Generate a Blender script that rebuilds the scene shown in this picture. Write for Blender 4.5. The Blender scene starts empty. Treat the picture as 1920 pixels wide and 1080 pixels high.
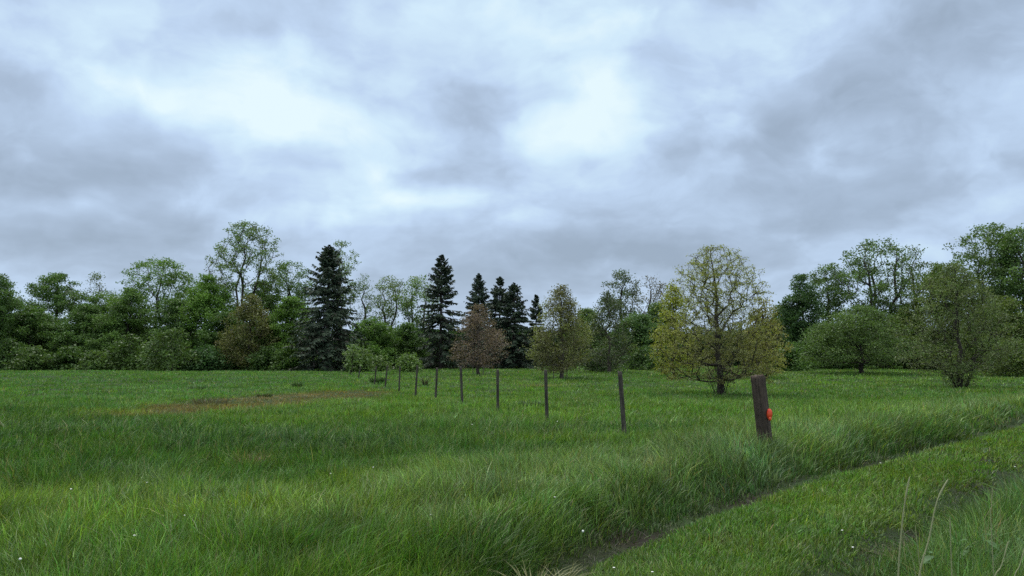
import bpy, math
import numpy as np
from mathutils import Vector
PI = math.pi
sc = bpy.context.scene
COL = sc.collection

# ------------------------------------------------------------------ camera
F = 1371.0
CAMZ = 1.72
TH = math.atan((678 - 540) / F)
CT, ST = math.cos(TH), math.sin(TH)

def ray(px, row):
    u = (px - 960) / F
    v = (540 - row) / F
    return u, CT - v * ST, ST + v * CT

def at(px, row, d):
    """world point seen at that place of the photograph, d metres ahead"""
    x, y, z = ray(px, row)
    s = d / y
    return x * s, d, CAMZ + z * s

def gp(px, row, z=0.2):
    x, y, zz = ray(px, row)
    s = (z - CAMZ) / zz
    return x * s, y * s

cd = bpy.data.cameras.new('camera')
cam = bpy.data.objects.new('camera', cd)
COL.objects.link(cam)
cam.location = (0, 0, CAMZ)
cam.rotation_euler = (PI / 2 + TH, 0, 0)
cd.sensor_width = 36
cd.lens = 36 * F / 1920
cd.clip_start = 0.1
cd.clip_end = 5000
sc.camera = cam

# ------------------------------------------------------------------ helpers
def sstep(a, b, x):
    t = np.clip((np.asarray(x, float) - a) / (b - a), 0, 1)
    return t * t * (3 - 2 * t)

_lat = np.random.RandomState(5).rand(256, 256)
def vnoise(x, y, s, ox=0.0, oy=0.0):
    x = np.asarray(x, float) / s + ox + 1000.37
    y = np.asarray(y, float) / s + oy + 1000.71
    xi = np.floor(x).astype(int); yi = np.floor(y).astype(int)
    fx = x - xi; fy = y - yi
    fx = fx * fx * (3 - 2 * fx); fy = fy * fy * (3 - 2 * fy)
    g = lambda i, j: _lat[i & 255, j & 255]
    return (g(xi, yi) * (1 - fx) * (1 - fy) + g(xi + 1, yi) * fx * (1 - fy)
            + g(xi, yi + 1) * (1 - fx) * fy + g(xi + 1, yi + 1) * fx * fy)

def fbm(x, y, s, ox=0.0, oy=0.0):
    return (vnoise(x, y, s, ox, oy) * .55 + vnoise(x, y, s * .47, ox + 7, oy + 3) * .28
            + vnoise(x, y, s * .21, ox + 13, oy + 9) * .17)

def polydist(x, y, pts):
    """distance to a polyline and side (positive = left of it when walking away)"""
    best = np.full(np.shape(x), 1e9); side = np.zeros(np.shape(x))
    for (ax, ay), (bx, by) in zip(pts[:-1], pts[1:]):
        dx, dy = bx - ax, by - ay
        L = dx * dx + dy * dy
        t = np.clip(((x - ax) * dx + (y - ay) * dy) / L, 0, 1)
        ex, ey = x - ax - t * dx, y - ay - t * dy
        d = np.hypot(ex, ey)
        m = d < best
        best = np.where(m, d, best)
        side = np.where(m, np.sign(dx * (y - ay) - dy * (x - ax)), side)
    return best, side

RUT_A = [(-1.6, 2.6), (-0.6, 4.2)] + [gp(a, b, -.08) for a, b in
         ((1075, 1062), (1215, 1005), (1330, 958), (1450, 919), (1570, 883), (1700, 852), (1810, 826), (1930, 788))]
RUT_B = [(0.6, 2.2)] + [gp(a, b, -.05) for a, b in ((1600, 1085), (1700, 1015), (1830, 945), (1950, 885))]
_ex = (RUT_A[-1][0] - RUT_A[-2][0], RUT_A[-1][1] - RUT_A[-2][1])
RUT_A.append((RUT_A[-1][0] + _ex[0] * 6, RUT_A[-1][1] + _ex[1] * 6))
_q = (RUT_B[-1][0] - RUT_B[-2][0], RUT_B[-1][1] - RUT_B[-2][1])
RUT_B.append((RUT_B[-1][0] + _q[0] * 8, RUT_B[-1][1] + _q[1] * 8))

def ground_z(x, y):
    x = np.asarray(x, float); y = np.asarray(y, float)
    z = 0.62 * sstep(36, 76, y) + 0.42 * sstep(68, 104, y) * sstep(-16, 4, x)
    z = z + (fbm(x, y, 7) - .5) * .22 * sstep(3, 14, y) + (vnoise(x, y, 1.1) - .5) * .05
    da, sa = polydist(x, y, RUT_A); db, _ = polydist(x, y, RUT_B)
    z = z + .21 * sstep(.22, .85, da) * (sa > 0) * sstep(4.5, 7.5, y) * (1 - sstep(2.2, 7, da)) * (1 - sstep(22, 34, y))
    w = .27 + .08 * vnoise(x, y, .8, 3, 3)
    z = z - .09 * np.exp(-(da / w) ** 2) - .09 * np.exp(-(db / w) ** 2)
    return z

def gz(x, y):
    return float(ground_z(np.array([x]), np.array([y]))[0])

def tag(o, label=None, cat=None, group=None, kind=None):
    if label: o['label'] = label
    if cat: o['category'] = cat
    if group: o['group'] = group
    if kind: o['kind'] = kind
    return o

def empty(name, loc, label, cat, group=None):
    o = bpy.data.objects.new(name, None)
    o.location = loc
    o.empty_display_size = .2
    COL.objects.link(o)
    return tag(o, label, cat, group)

def mesh_np(name, V, faces, mat, parent=None, colors=None, smooth=False, uvs=None):
    """faces: list of (n,k) int arrays; colors: per-face rgb in the same order"""
    me = bpy.data.meshes.new(name)
    V = np.ascontiguousarray(V, dtype=np.float32)
    me.vertices.add(len(V)); me.vertices.foreach_set('co', V.ravel())
    faces = [f for f in faces if len(f)]
    li = np.concatenate([f.ravel() for f in faces]).astype(np.int32)
    ks = np.concatenate([np.full(len(f), f.shape[1]) for f in faces])
    st = np.concatenate([[0], np.cumsum(ks)[:-1]]).astype(np.int32)
    me.loops.add(len(li)); me.loops.foreach_set('vertex_index', li)
    me.polygons.add(len(ks)); me.polygons.foreach_set('loop_start', st)
    if smooth: me.polygons.foreach_set('use_smooth', np.ones(len(ks), bool))
    me.update(calc_edges=True)
    if colors is not None:
        at_ = me.attributes.new('tint', 'FLOAT_COLOR', 'FACE')
        c = np.ones((len(ks), 4), np.float32); c[:, :3] = colors
        at_.data.foreach_set('color', c.ravel())
    me.materials.append(mat)
    o = bpy.data.objects.new(name, me)
    COL.objects.link(o)
    if parent: o.parent = parent
    return o

# ------------------------------------------------------------------ materials
def newmat(name):
    m = bpy.data.materials.new(name); m.use_nodes = True
    nt = m.node_tree; nt.nodes.clear()
    out = nt.nodes.new('ShaderNodeOutputMaterial')
    return m, nt, out

def N(nt, t, **kw):
    n = nt.nodes.new(t)
    for k, v in kw.items():
        if k.startswith('i_'):
            key = k[2:]
            n.inputs[int(key) if key.isdigit() else key.replace('_', ' ')].default_value = v
        else:
            setattr(n, k, v)
    return n

def leaf_mat(name, trans=.35, rough=.5, spec=.3, nscale=.6, var=.35, gain=1.0):
    m, nt, out = newmat(name); L = nt.links.new
    a = N(nt, 'ShaderNodeAttribute', attribute_name='tint')
    tc = N(nt, 'ShaderNodeTexCoord')
    nz = N(nt, 'ShaderNodeTexNoise', i_Scale=nscale, i_Detail=3.0)
    L(tc.outputs['Object'], nz.inputs['Vector'])
    mr = N(nt, 'ShaderNodeMapRange'); mr.inputs[1].default_value = .3; mr.inputs[2].default_value = .7
    mr.inputs[3].default_value = (1 - var) * gain; mr.inputs[4].default_value = (1 + var) * gain
    L(nz.outputs['Fac'], mr.inputs[0])
    mu = N(nt, 'ShaderNodeVectorMath', operation='SCALE')
    L(a.outputs['Color'], mu.inputs[0]); L(mr.outputs[0], mu.inputs['Scale'])
    p = N(nt, 'ShaderNodeBsdfPrincipled', i_Roughness=rough)
    p.inputs['Specular IOR Level'].default_value = spec
    L(mu.outputs[0], p.inputs['Base Color'])
    t = N(nt, 'ShaderNodeBsdfTranslucent')
    tm = N(nt, 'ShaderNodeVectorMath', operation='MULTIPLY'); tm.inputs[1].default_value = (1.15, 1.2, .6)
    L(mu.outputs[0], tm.inputs[0]); L(tm.outputs[0], t.inputs['Color'])
    mx = N(nt, 'ShaderNodeMixShader', i_0=trans)
    L(p.outputs[0], mx.inputs[1]); L(t.outputs[0], mx.inputs[2]); L(mx.outputs[0], out.inputs[0])
    return m

def bark_mat(name, c1, c2, scale=6.0, stretch=.2, bump=.5):
    m, nt, out = newmat(name); L = nt.links.new
    tc = N(nt, 'ShaderNodeTexCoord')
    mp = N(nt, 'ShaderNodeMapping'); mp.inputs['Scale'].default_value = (1, 1, stretch)
    nz = N(nt, 'ShaderNodeTexNoise', i_Scale=scale, i_Detail=6.0, i_Roughness=.65)
    n2 = N(nt, 'ShaderNodeTexNoise', i_Scale=scale * .25, i_Detail=2.0)
    L(tc.outputs['Object'], mp.inputs[0]); L(mp.outputs[0], nz.inputs['Vector']); L(tc.outputs['Object'], n2.inputs['Vector'])
    ad = N(nt, 'ShaderNodeMath', operation='ADD'); L(nz.outputs['Fac'], ad.inputs[0])
    ms = N(nt, 'ShaderNodeMath', operation='MULTIPLY', i_1=.5); L(n2.outputs['Fac'], ms.inputs[0]); L(ms.outputs[0], ad.inputs[1])
    cr = N(nt, 'ShaderNodeValToRGB')
    cr.color_ramp.elements[0].position = .5; cr.color_ramp.elements[0].color = (*c1, 1)
    cr.color_ramp.elements[1].position = 1.0; cr.color_ramp.elements[1].color = (*c2, 1)
    L(ad.outputs[0], cr.inputs[0])
    p = N(nt, 'ShaderNodeBsdfPrincipled', i_Roughness=.9); p.inputs['Specular IOR Level'].default_value = .2
    L(cr.outputs[0], p.inputs['Base Color'])
    b = N(nt, 'ShaderNodeBump', i_Strength=bump, i_Distance=.03); L(nz.outputs['Fac'], b.inputs['Height']); L(b.outputs[0], p.inputs['Normal'])
    L(p.outputs[0], out.inputs[0])
    return m

M_GRASS = leaf_mat('grass_blades', .32, .45, .3, .35, .15)
M_LEAF = leaf_mat('leaves', .32, .5, .3, .35, .30)
M_NEEDLE = leaf_mat('needles', .10, .6, .25, .5, .30)
M_BARK = bark_mat('bark_grey_brown', (.035, .028, .022), (.13, .11, .09))
M_BARKD = bark_mat('bark_dark', (.022, .018, .015), (.075, .062, .05))
M_POST = bark_mat('weathered_post_wood', (.018, .013, .010), (.112, .086, .066), 26.0, .045, 1.0)
M_POST2 = bark_mat('grey_post_wood', (.022, .02, .016), (.11, .1, .08), 34.0, .06, .8)

# ground material: soil with moss, duff and dark root mat
m, nt, out = newmat('soil_and_thatch'); L = nt.links.new
tc = N(nt, 'ShaderNodeTexCoord')
n1 = N(nt, 'ShaderNodeTexNoise', i_Scale=9.0, i_Detail=8.0, i_Roughness=.7); L(tc.outputs['Object'], n1.inputs['Vector'])
n2 = N(nt, 'ShaderNodeTexNoise', i_Scale=.5, i_Detail=4.0); L(tc.outputs['Object'], n2.inputs['Vector'])
cr = N(nt, 'ShaderNodeValToRGB'); L(n1.outputs['Fac'], cr.inputs[0])
e = cr.color_ramp.elements
e[0].position = .3; e[0].color = (.010, .009, .006, 1); e[1].position = .75; e[1].color = (.034, .028, .018, 1)
cr2 = N(nt, 'ShaderNodeValToRGB'); L(n1.outputs['Fac'], cr2.inputs[0])
e = cr2.color_ramp.elements
e[0].position = .3; e[0].color = (.012, .024, .008, 1); e[1].position = .75; e[1].color = (.038, .065, .018, 1)
mr = N(nt, 'ShaderNodeMapRange'); mr.inputs[1].default_value = .38; mr.inputs[2].default_value = .55; L(n2.outputs['Fac'], mr.inputs[0])
mx = N(nt, 'ShaderNodeMix', data_type='RGBA'); L(mr.outputs[0], mx.inputs[0]); L(cr.outputs[0], mx.inputs[6]); L(cr2.outputs[0], mx.inputs[7])
sx = N(nt, 'ShaderNodeSeparateXYZ'); L(tc.outputs['Object'], sx.inputs[0])
far = N(nt, 'ShaderNodeMapRange'); far.inputs[1].default_value = 14; far.inputs[2].default_value = 26; L(sx.outputs['Y'], far.inputs[0])
mx2 = N(nt, 'ShaderNodeMix', data_type='RGBA'); L(far.outputs[0], mx2.inputs[0]); L(mx.outputs[2], mx2.inputs[6]); L(cr2.outputs[0], mx2.inputs[7])
p = N(nt, 'ShaderNodeBsdfPrincipled', i_Roughness=.95); p.inputs['Specular IOR Level'].default_value = .15
L(mx2.outputs[2], p.inputs['Base Color'])
b = N(nt, 'ShaderNodeBump', i_Strength=.9, i_Distance=.04); L(n1.outputs['Fac'], b.inputs['Height']); L(b.outputs[0], p.inputs['Normal'])
L(p.outputs[0], out.inputs[0]); M_SOIL = m

# ------------------------------------------------------------------ ground sheet
ys = np.concatenate([np.linspace(-30, 1.5, 16), np.arange(1.7, 14, .11), np.geomspace(14, 130, 170), np.geomspace(140, 1200, 16)])
xp = np.concatenate([np.arange(0, 10, .14), np.geomspace(10, 90, 60), np.geomspace(100, 1200, 15)])
xs = np.concatenate([-xp[:0:-1], xp])
X, Y = np.meshgrid(xs, ys)
Z = ground_z(X, Y)
V = np.stack([X.ravel(), Y.ravel(), Z.ravel()], 1)
nx, ny = len(xs), len(ys)
i = np.arange(nx * ny).reshape(ny, nx)
fq = np.stack([i[:-1, :-1].ravel(), i[:-1, 1:].ravel(), i[1:, 1:].ravel(), i[1:, :-1].ravel()], 1)
tag(mesh_np('ground', V, [fq], M_SOIL, smooth=True), kind='structure')

# ------------------------------------------------------------------ grass
def blades(P, h, w, lean, col, seg, rs):
    """P (n,3) roots, h heights, w widths, lean (n,2) sideways reach as a share of h"""
    n = len(P)
    if n == 0: return np.zeros((0, 3)), [], []
    ang = rs.rand(n) * PI
    wx, wy = np.cos(ang) * w * .5, np.sin(ang) * w * .5
    lv = [(0, 1.0), (.5, .8), (1.0, 0)] if seg == 2 else ([(0, .9), (.36, 1.0), (.72, .62), (1.0, 0)] if seg == 3 else [(0, 1.0), (1.0, 0)])
    ln = np.hypot(lean[:, 0], lean[:, 1])
    rows = []
    for s, ww in lv:
        q = s * s * .75 + s * .25
        c = np.stack([P[:, 0] + lean[:, 0] * h * q, P[:, 1] + lean[:, 1] * h * q,
                      P[:, 2] + h * (s - .38 * np.minimum(ln, 1.3) * s * s)], 1)
        if ww > 0:
            o = np.stack([wx * ww, wy * ww, np.zeros(n)], 1)
            rows += [c - o, c + o]
        else:
            rows.append(c)
    k = len(rows)
    V = np.stack(rows, 1).reshape(-1, 3)
    b = np.arange(n) * k
    quads = [np.stack([b + 2 * j, b + 2 * j + 1, b + 2 * j + 3, b + 2 * j + 2], 1) for j in range(len(lv) - 2)]
    j = len(lv) - 2
    tri = np.stack([b + 2 * j, b + 2 * j + 1, b + 2 * j + 2], 1)
    return V, quads + [tri], [col] * (len(quads) + 1)

class Grass:
    def __init__(s): s.V = []; s.q = []; s.t = []; s.cq = []; s.ct = []; s.n = 0
    def add(s, V, fs, cs):
        if len(V) == 0: return
        for f, c in zip(fs, cs):
            (s.q if f.shape[1] == 4 else s.t).append(f + s.n); (s.cq if f.shape[1] == 4 else s.ct).append(c)
        s.V.append(V); s.n += len(V)
    def build(s, name, mat, parent=None):
        fs = []; cs = []
        if s.q: fs.append(np.concatenate(s.q)); cs.append(np.concatenate(s.cq))
        if s.t: fs.append(np.concatenate(s.t)); cs.append(np.concatenate(s.ct))
        return mesh_np(name, np.concatenate(s.V), fs, mat, parent, np.concatenate(cs))

def gauss(x, y, cx, cy, rx, ry, rot=0.0):
    c, s_ = math.cos(rot), math.sin(rot)
    dx, dy = x - cx, y - cy
    return np.exp(-(((dx * c + dy * s_) / rx) ** 2 + ((-dx * s_ + dy * c) / ry) ** 2))

BR = [gp(a, b, .3) for a, b in ((425, 744), (500, 740), (620, 733))]
BR = [(a, b * .33) for a, b in BR]

def brown_w(x, y):
    d = polydist(x, y * .33, BR)[0]
    n = fbm(x, y, 1.5, 40, 11)
    return sstep(.25, .7, np.exp(-(d / 2.6) ** 2) * (.3 + 1.5 * n))

def field(x, y):
    """height, colour, density weight and lean of the sward at each place"""
    n = len(x)
    da, sa = polydist(x, y, RUT_A); db, sb = polydist(x, y, RUT_B)
    right_a = (sa < 0)
    strip = right_a & (sb > 0)             # mown strip between the two wheel ruts
    beyond_b = (sb < 0) & right_a
    n1 = fbm(x, y, 4.5, 1, 1); n2 = fbm(x, y, 1.6, 9, 4); n3 = fbm(x, y, 11, 21, 6)
    h = .13 + .22 * n1 + .13 * n2
    h = h * (1 - .42 * sstep(16, 45, y))
    A = np.array([.068, .150, .026]); B = np.array([.036, .100, .024]); C = np.array([.125, .205, .070]); D = np.array([.125, .215, .030])
    col = np.tile(A, (n, 1))
    def mixin(cc, w):
        nonlocal col
        col = col * (1 - w[:, None]) + cc * w[:, None]
    mixin(B, .75 * sstep(.46, .62, n3)); mixin(C, .6 * sstep(.5, .68, n2) * sstep(.4, .6, n1)); mixin(D, .55 * sstep(.52, .66, fbm(x, y, 2.4, 77, 5)))
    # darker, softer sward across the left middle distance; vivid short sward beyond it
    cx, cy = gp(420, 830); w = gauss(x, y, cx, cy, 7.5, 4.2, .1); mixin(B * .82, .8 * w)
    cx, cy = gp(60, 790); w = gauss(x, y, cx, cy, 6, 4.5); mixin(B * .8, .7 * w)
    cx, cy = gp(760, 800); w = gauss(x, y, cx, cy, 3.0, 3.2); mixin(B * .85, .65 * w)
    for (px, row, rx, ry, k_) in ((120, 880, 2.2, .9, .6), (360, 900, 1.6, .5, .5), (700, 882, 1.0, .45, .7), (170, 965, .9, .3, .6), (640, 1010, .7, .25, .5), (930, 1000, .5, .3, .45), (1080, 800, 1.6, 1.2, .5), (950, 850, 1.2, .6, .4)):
        cx, cy = gp(px, row); mixin(B * .72, k_ * gauss(x, y, cx, cy, rx, ry, .15) * (.5 + n2))  # shadow-like dark patches painted into the blade colour
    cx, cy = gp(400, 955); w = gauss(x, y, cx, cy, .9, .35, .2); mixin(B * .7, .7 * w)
    w = sstep(24, 34, y) * sstep(0, -14, x); mixin(np.array([.062, .150, .038]), .75 * w)
    w = sstep(14, 24, y) * sstep(-9, 0, x); mixin(np.array([.078, .165, .034]), .6 * w)
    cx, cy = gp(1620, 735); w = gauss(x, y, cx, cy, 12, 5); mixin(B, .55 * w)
    # grey-green tall tufts by the bank and by the leaning post
    w = np.exp(-((da - 1.5) / 1.3) ** 2) * (~right_a) * sstep(6, 8.5, y)
    mixin(np.array([.115, .185, .085]), .6 * w)
    h = h + .10 * w * (.4 + n2)
    w = gauss(x, y, gp(1420, 860)[0], gp(1420, 860)[1], .9, .8); mixin(np.array([.11, .20, .105]), .7 * w); h = h + .08 * w
    # bank foot: shade below the tall grass painted into the blade colour
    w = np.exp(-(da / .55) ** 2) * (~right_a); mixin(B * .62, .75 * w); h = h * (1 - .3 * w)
    tus = vnoise(x, y, .38, 61, 5); h = h * (.68 + .62 * tus); col = col * (.80 + .42 * vnoise(x, y, .5, 15, 65))[:, None]
    # mown strip
    st = np.array([.068, .150, .028]); st2 = np.array([.092, .152, .028])
    hs = (.085 + .07 * n2) * (.5 + .5 * sstep(.1, .6, da))
    w = strip * sstep(.08, .3, np.minimum(da, db))
    col = np.where(w[:, None] > 0, col * (1 - w[:, None]) + (st * (1 - .5 * sstep(.45, .6, n2))[:, None] + st2 * (.5 * sstep(.45, .6, n2))[:, None]) * w[:, None], col)
    near = strip * sstep(7.5, 5.0, y); mixin(st2 * .95, .5 * near)
    h = np.where(strip, hs, h)
    # beyond the second rut: rank grey-green growth
    w = beyond_b * 1.0; mixin(np.array([.07, .14, .05]), .75 * w)
    h = np.where(beyond_b, .16 + .3 * n2 + .14 * sstep(.3, .8, db), h)
    # ruts
    wr = np.maximum(np.exp(-(da / .23) ** 2) * (.7 + .6 * vnoise(x, y, .9, 2, 8)), np.exp(-(db / .36) ** 2) * (.65 + .6 * vnoise(x, y, .7, 5, 8)))
    cx, cy = gp(1190, 1035, .05); wr = np.maximum(wr, .35 * gauss(x, y, cx, cy, .5, .2, .9))
    cx, cy = gp(1010, 1068, .05); wr = np.maximum(wr, .6 * gauss(x, y, cx, cy, .4, .16, .3))
    wr = np.clip(wr * (.45 + 1.0 * vnoise(x, y, .33, 71, 9)), 0, 1)
    h = h * (1 - .72 * wr)
    mixin(np.array([.026, .046, .014]), .85 * wr)  # dark weedy green, with the rut's shadow painted into it
    dens = 1 - .62 * wr * (.5 + .9 * vnoise(x, y, .25, 4, 4)).clip(0, 1)
    # brown dead patch in the field
    bw = brown_w(x, y)
    mixin(np.array([.135, .112, .066]), .85 * bw); h = h * (1 - .55 * bw)
    # bare dry spots
    for (px, row, r) in ((472, 853, .30), (1020, 722, 1.2), (1215, 890, .2)):
        cx, cy = gp(px, row); w = gauss(x, y, cx, cy, r, r * .8); mixin(np.array([.20, .17, .09]), .6 * w); 
    dirn = 3.4 * (fbm(x, y, 1.7, 31, 17) - .5) * PI + .2
    amt = .06 + .42 * fbm(x, y, 1.3, 51, 17)
    lx, ly = np.cos(dirn) * amt, np.sin(dirn) * amt
    return h, col, dens, lx, ly

rs = np.random.RandomState(11)
G = Grass()
def scatter(nclump, per, d0, d1, az, wmul=1.0, hmul=1.0, seg=2):
    a = (rs.rand(nclump) * 2 - 1) * math.radians(az)
    d = np.exp(math.log(d0) + rs.rand(nclump) * math.log(d1 / d0))
    x, y = np.sin(a) * d, np.cos(a) * d
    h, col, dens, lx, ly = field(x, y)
    keep = rs.rand(nclump) < dens
    x, y, h, col, lx, ly, d = [q[keep] for q in (x, y, h, col, lx, ly, d)]
    n = len(x); k = per
    hj = .72 + .55 * rs.rand(n)
    rep = lambda q: np.repeat(q, k, axis=0)
    sg = (.022 + .0045 * d)
    th = rs.rand(n * k) * 2 * PI; rr = np.sqrt(rs.rand(n * k))
    ox, oy = np.cos(th) * rr, np.sin(th) * rr
    X, Y = rep(x) + ox * rep(sg) * 2, rep(y) + oy * rep(sg) * 2
    H = rep(h * hj) * (.55 + .6 * rs.rand(n * k)) * hmul
    splay = .12 + .45 * rs.rand(n * k) ** 1.5
    LX = rep(lx + .2 * rs.randn(n)) + ox * splay + .26 * rs.randn(n * k); LY = rep(ly + .2 * rs.randn(n)) + oy * splay + .26 * rs.randn(n * k)
    W = np.maximum(.0066, .00110 * rep(d)) * (.65 + .7 * rs.rand(n * k)) * wmul
    vv_ = rep(1 - .5 * sstep(14, 40, d))
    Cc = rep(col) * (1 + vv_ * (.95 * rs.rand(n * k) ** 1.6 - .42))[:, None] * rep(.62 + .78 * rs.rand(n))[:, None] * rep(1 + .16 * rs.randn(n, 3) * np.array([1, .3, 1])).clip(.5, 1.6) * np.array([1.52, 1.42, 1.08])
    # a few straw-coloured and a few yellowing blades
    dry = rs.rand(n * k) < .022
    Cc[dry] = np.array([.26, .24, .12]) * (.6 + .6 * rs.rand(dry.sum()))[:, None]
    H[dry] *= 1.15; W[dry] *= .75
    pale = rs.rand(n * k) < .05
    Cc[pale] = np.array([.20, .27, .115]) * (.7 + .6 * rs.rand(pale.sum()))[:, None]; W[pale] *= .7; H[pale] *= 1.1
    yl = rs.rand(n * k) < .05
    Cc[yl] = Cc[yl] * np.array([1.55, 1.2, .9])
    P = np.stack([X, Y, ground_z(X, Y) - .015], 1)
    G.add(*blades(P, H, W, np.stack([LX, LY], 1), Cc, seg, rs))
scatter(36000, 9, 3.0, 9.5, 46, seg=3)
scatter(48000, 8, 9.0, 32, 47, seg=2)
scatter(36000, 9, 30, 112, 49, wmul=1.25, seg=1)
# dead litter lying in the ruts
def litter(line, n, spread, rs, y0, y1):
    pts = np.array(line); seg = np.hypot(*(pts[1:] - pts[:-1]).T); cum = np.concatenate([[0], np.cumsum(seg)])
    t = rs.rand(n) * cum[-1]; k = np.clip(np.searchsorted(cum, t) - 1, 0, len(seg) - 1)
    f = ((t - cum[k]) / seg[k])[:, None]
    q = pts[k] * (1 - f) + pts[k + 1] * f + rs.randn(n, 2) * spread
    q = q[(q[:, 1] > y0) & (q[:, 1] < y1)]
    n = len(q)
    P = np.stack([q[:, 0], q[:, 1], ground_z(q[:, 0], q[:, 1]) + .004], 1)
    a = rs.rand(n) * 2 * PI
    ln = np.stack([np.cos(a), np.sin(a)], 1) * (2.2 + 3 * rs.rand(n))[:, None]
    h = .03 + .045 * rs.rand(n)
    c = np.array([.042, .034, .021]) * (.35 + .9 * rs.rand(n))[:, None]
    G.add(*blades(P, h, .004 + .006 * rs.rand(n), ln, c, 2, rs))
litter(RUT_A, 3500, .17, rs, 3, 16)
litter(RUT_B, 6000, .2, rs, 3, 13)
tag(G.build('meadow_grass', M_GRASS), 'long green meadow grass and the mown strip between the wheel ruts', 'grass', kind='stuff')

# ------------------------------------------------------------------ woody plants
def tubes(A, B, ra, rb, sides):
    n = len(A)
    d = B - A; L = np.linalg.norm(d, axis=1, keepdims=True); d = d / np.maximum(L, 1e-6)
    ref = np.where(np.abs(d[:, 2:3]) > .9, np.array([[1., 0, 0]]), np.array([[0, 0, 1.]]))
    u = np.cross(d, ref); u /= np.linalg.norm(u, axis=1, keepdims=True); v = np.cross(d, u)
    ang = np.arange(sides) * 2 * PI / sides
    ring = u[:, None, :] * np.cos(ang)[None, :, None] + v[:, None, :] * np.sin(ang)[None, :, None]
    V = np.concatenate([A[:, None, :] + ring * ra[:, None, None], B[:, None, :] + ring * rb[:, None, None]], 1)
    b = (np.arange(n) * 2 * sides)[:, None]; k = np.arange(sides)[None, :]; k2 = (k + 1) % sides
    f = np.stack([b + k, b + k2, b + sides + k2, b + sides + k], 2).reshape(-1, 4)
    return V.reshape(-1, 3), f

def skeleton(rng, trunk, tips, cb, bf=.35, up=.4, curve=.12, step=.9):
    P = [np.array(p, float) for p in trunk]; par = list(range(-1, len(P) - 1)); path = [0.0]
    for k in range(1, len(P)): path.append(path[-1] + np.linalg.norm(P[k] - P[k - 1]))
    cap = len(P) + len(tips) * 14
    arr = np.zeros((cap, 3)); arr[:len(P)] = P; pl = np.zeros(cap); pl[:len(P)] = path; n = len(P)
    par = par + [0] * (cap - n)
    org = np.array([trunk[0][0], trunk[0][1], cb])
    zmax = tips[:, 2].max()
    order = np.argsort(np.linalg.norm(tips - org, axis=1))
    tipn = []
    for t in tips[order]:
        v = t - arr[:n]; dist = np.linalg.norm(v, axis=1); hz = np.hypot(v[:, 0], v[:, 1])
        cost = dist + bf * pl[:n] + 1.6 * np.maximum(0, up * (.12 + .88 * max(0, (t[2] - cb) / (zmax - cb))) * hz - v[:, 2]) + np.where(arr[:n, 2] < cb * .8, 50, 0)
        j = int(np.argmin(cost)); dd = dist[j]
        k = int(min(12, max(1, round(dd / step))))
        ctrl = arr[j] + .5 * v[j] + np.array([0, 0, -curve * dd]) + rng.randn(3) * .07 * dd
        last = j
        for s in range(1, k + 1):
            f = s / k
            q = (1 - f) ** 2 * arr[j] + 2 * f * (1 - f) * ctrl + f * f * t
            if s < k: q = q + rng.randn(3) * .02 * dd
            arr[n] = q; pl[n] = pl[last] + np.linalg.norm(q - arr[last]); par[n] = last; last = n; n += 1
        tipn.append(last)
    return arr[:n], np.array(par[:n]), np.array(tipn)

def radii(par, n, base_r, tip_r):
    cnt = np.zeros(n)
    child = np.zeros(n, int)
    for k in range(n):
        if par[k] >= 0: child[par[k]] += 1
    cnt[child == 0] = 1
    for k in range(n - 1, 0, -1): cnt[par[k]] += cnt[k]
    ex = math.log(base_r / tip_r) / math.log(max(cnt[0], 2))
    return tip_r * cnt ** ex

def leafmesh(rng, C, size, colors, flat=.0, droop=0.0):
    """many small leaf-shaped faces around the centres C"""
    n = len(C)
    a = rng.randn(n, 3); a[:, 2] = a[:, 2] * (1 - flat) - droop; a /= np.linalg.norm(a, axis=1, keepdims=True)
    b = rng.randn(n, 3); b[:, 2] *= (1 - flat); b -= (a * b).sum(1, keepdims=True) * a; b /= np.linalg.norm(b, axis=1, keepdims=True)
    s = size * (.6 + .8 * rng.rand(n))[:, None]
    V = np.stack([C - a * s * .5, C + b * s * .3, C + a * s * .5, C - b * s * .3], 1).reshape(-1, 3)
    f = (np.arange(n) * 4)[:, None] + np.arange(4)[None, :]
    return V, f

def profile(style, t):
    t = np.clip(t, 0, 1)
    if style == 'round': return np.sqrt(np.maximum(0, 1 - (2 * t - 1) ** 2)) ** .8
    if style == 'oak': return np.interp(t, [0, .08, .25, .5, .7, .85, .95, 1], [.74, .93, 1, .87, .73, .60, .40, .14])
    if style == 'young': return np.interp(t, [0, .12, .35, .6, .8, 1], [.62, .95, 1, .78, .5, .12])
    if style == 'umbrella': return np.interp(t, [0, .25, .55, .8, 1], [.25, .6, 1, .85, .25])
    if style == 'dome': return np.interp(t, [0, .1, .3, .6, .85, 1], [.85, 1, .97, .78, .45, .1])
    if style == 'column': return np.interp(t, [0, .2, .6, .9, 1], [.7, 1, .8, .4, .1])
    if style == 'flat': return np.interp(t, [0, .12, .35, .7, .9, 1], [.9, 1, .92, .66, .36, .1])
    return np.ones_like(t)

GREEN = (.070, .132, .036); DEEP = (.048, .100, .030); BRIGHT = (.085, .168, .032); PALE = (.105, .160, .062)
OLIVE = (.085, .112, .032); YEL = (.190, .205, .034); BRN = (.105, .082, .048); GREY = (.085, .095, .065); RUST = (.115, .075, .055)

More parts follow.
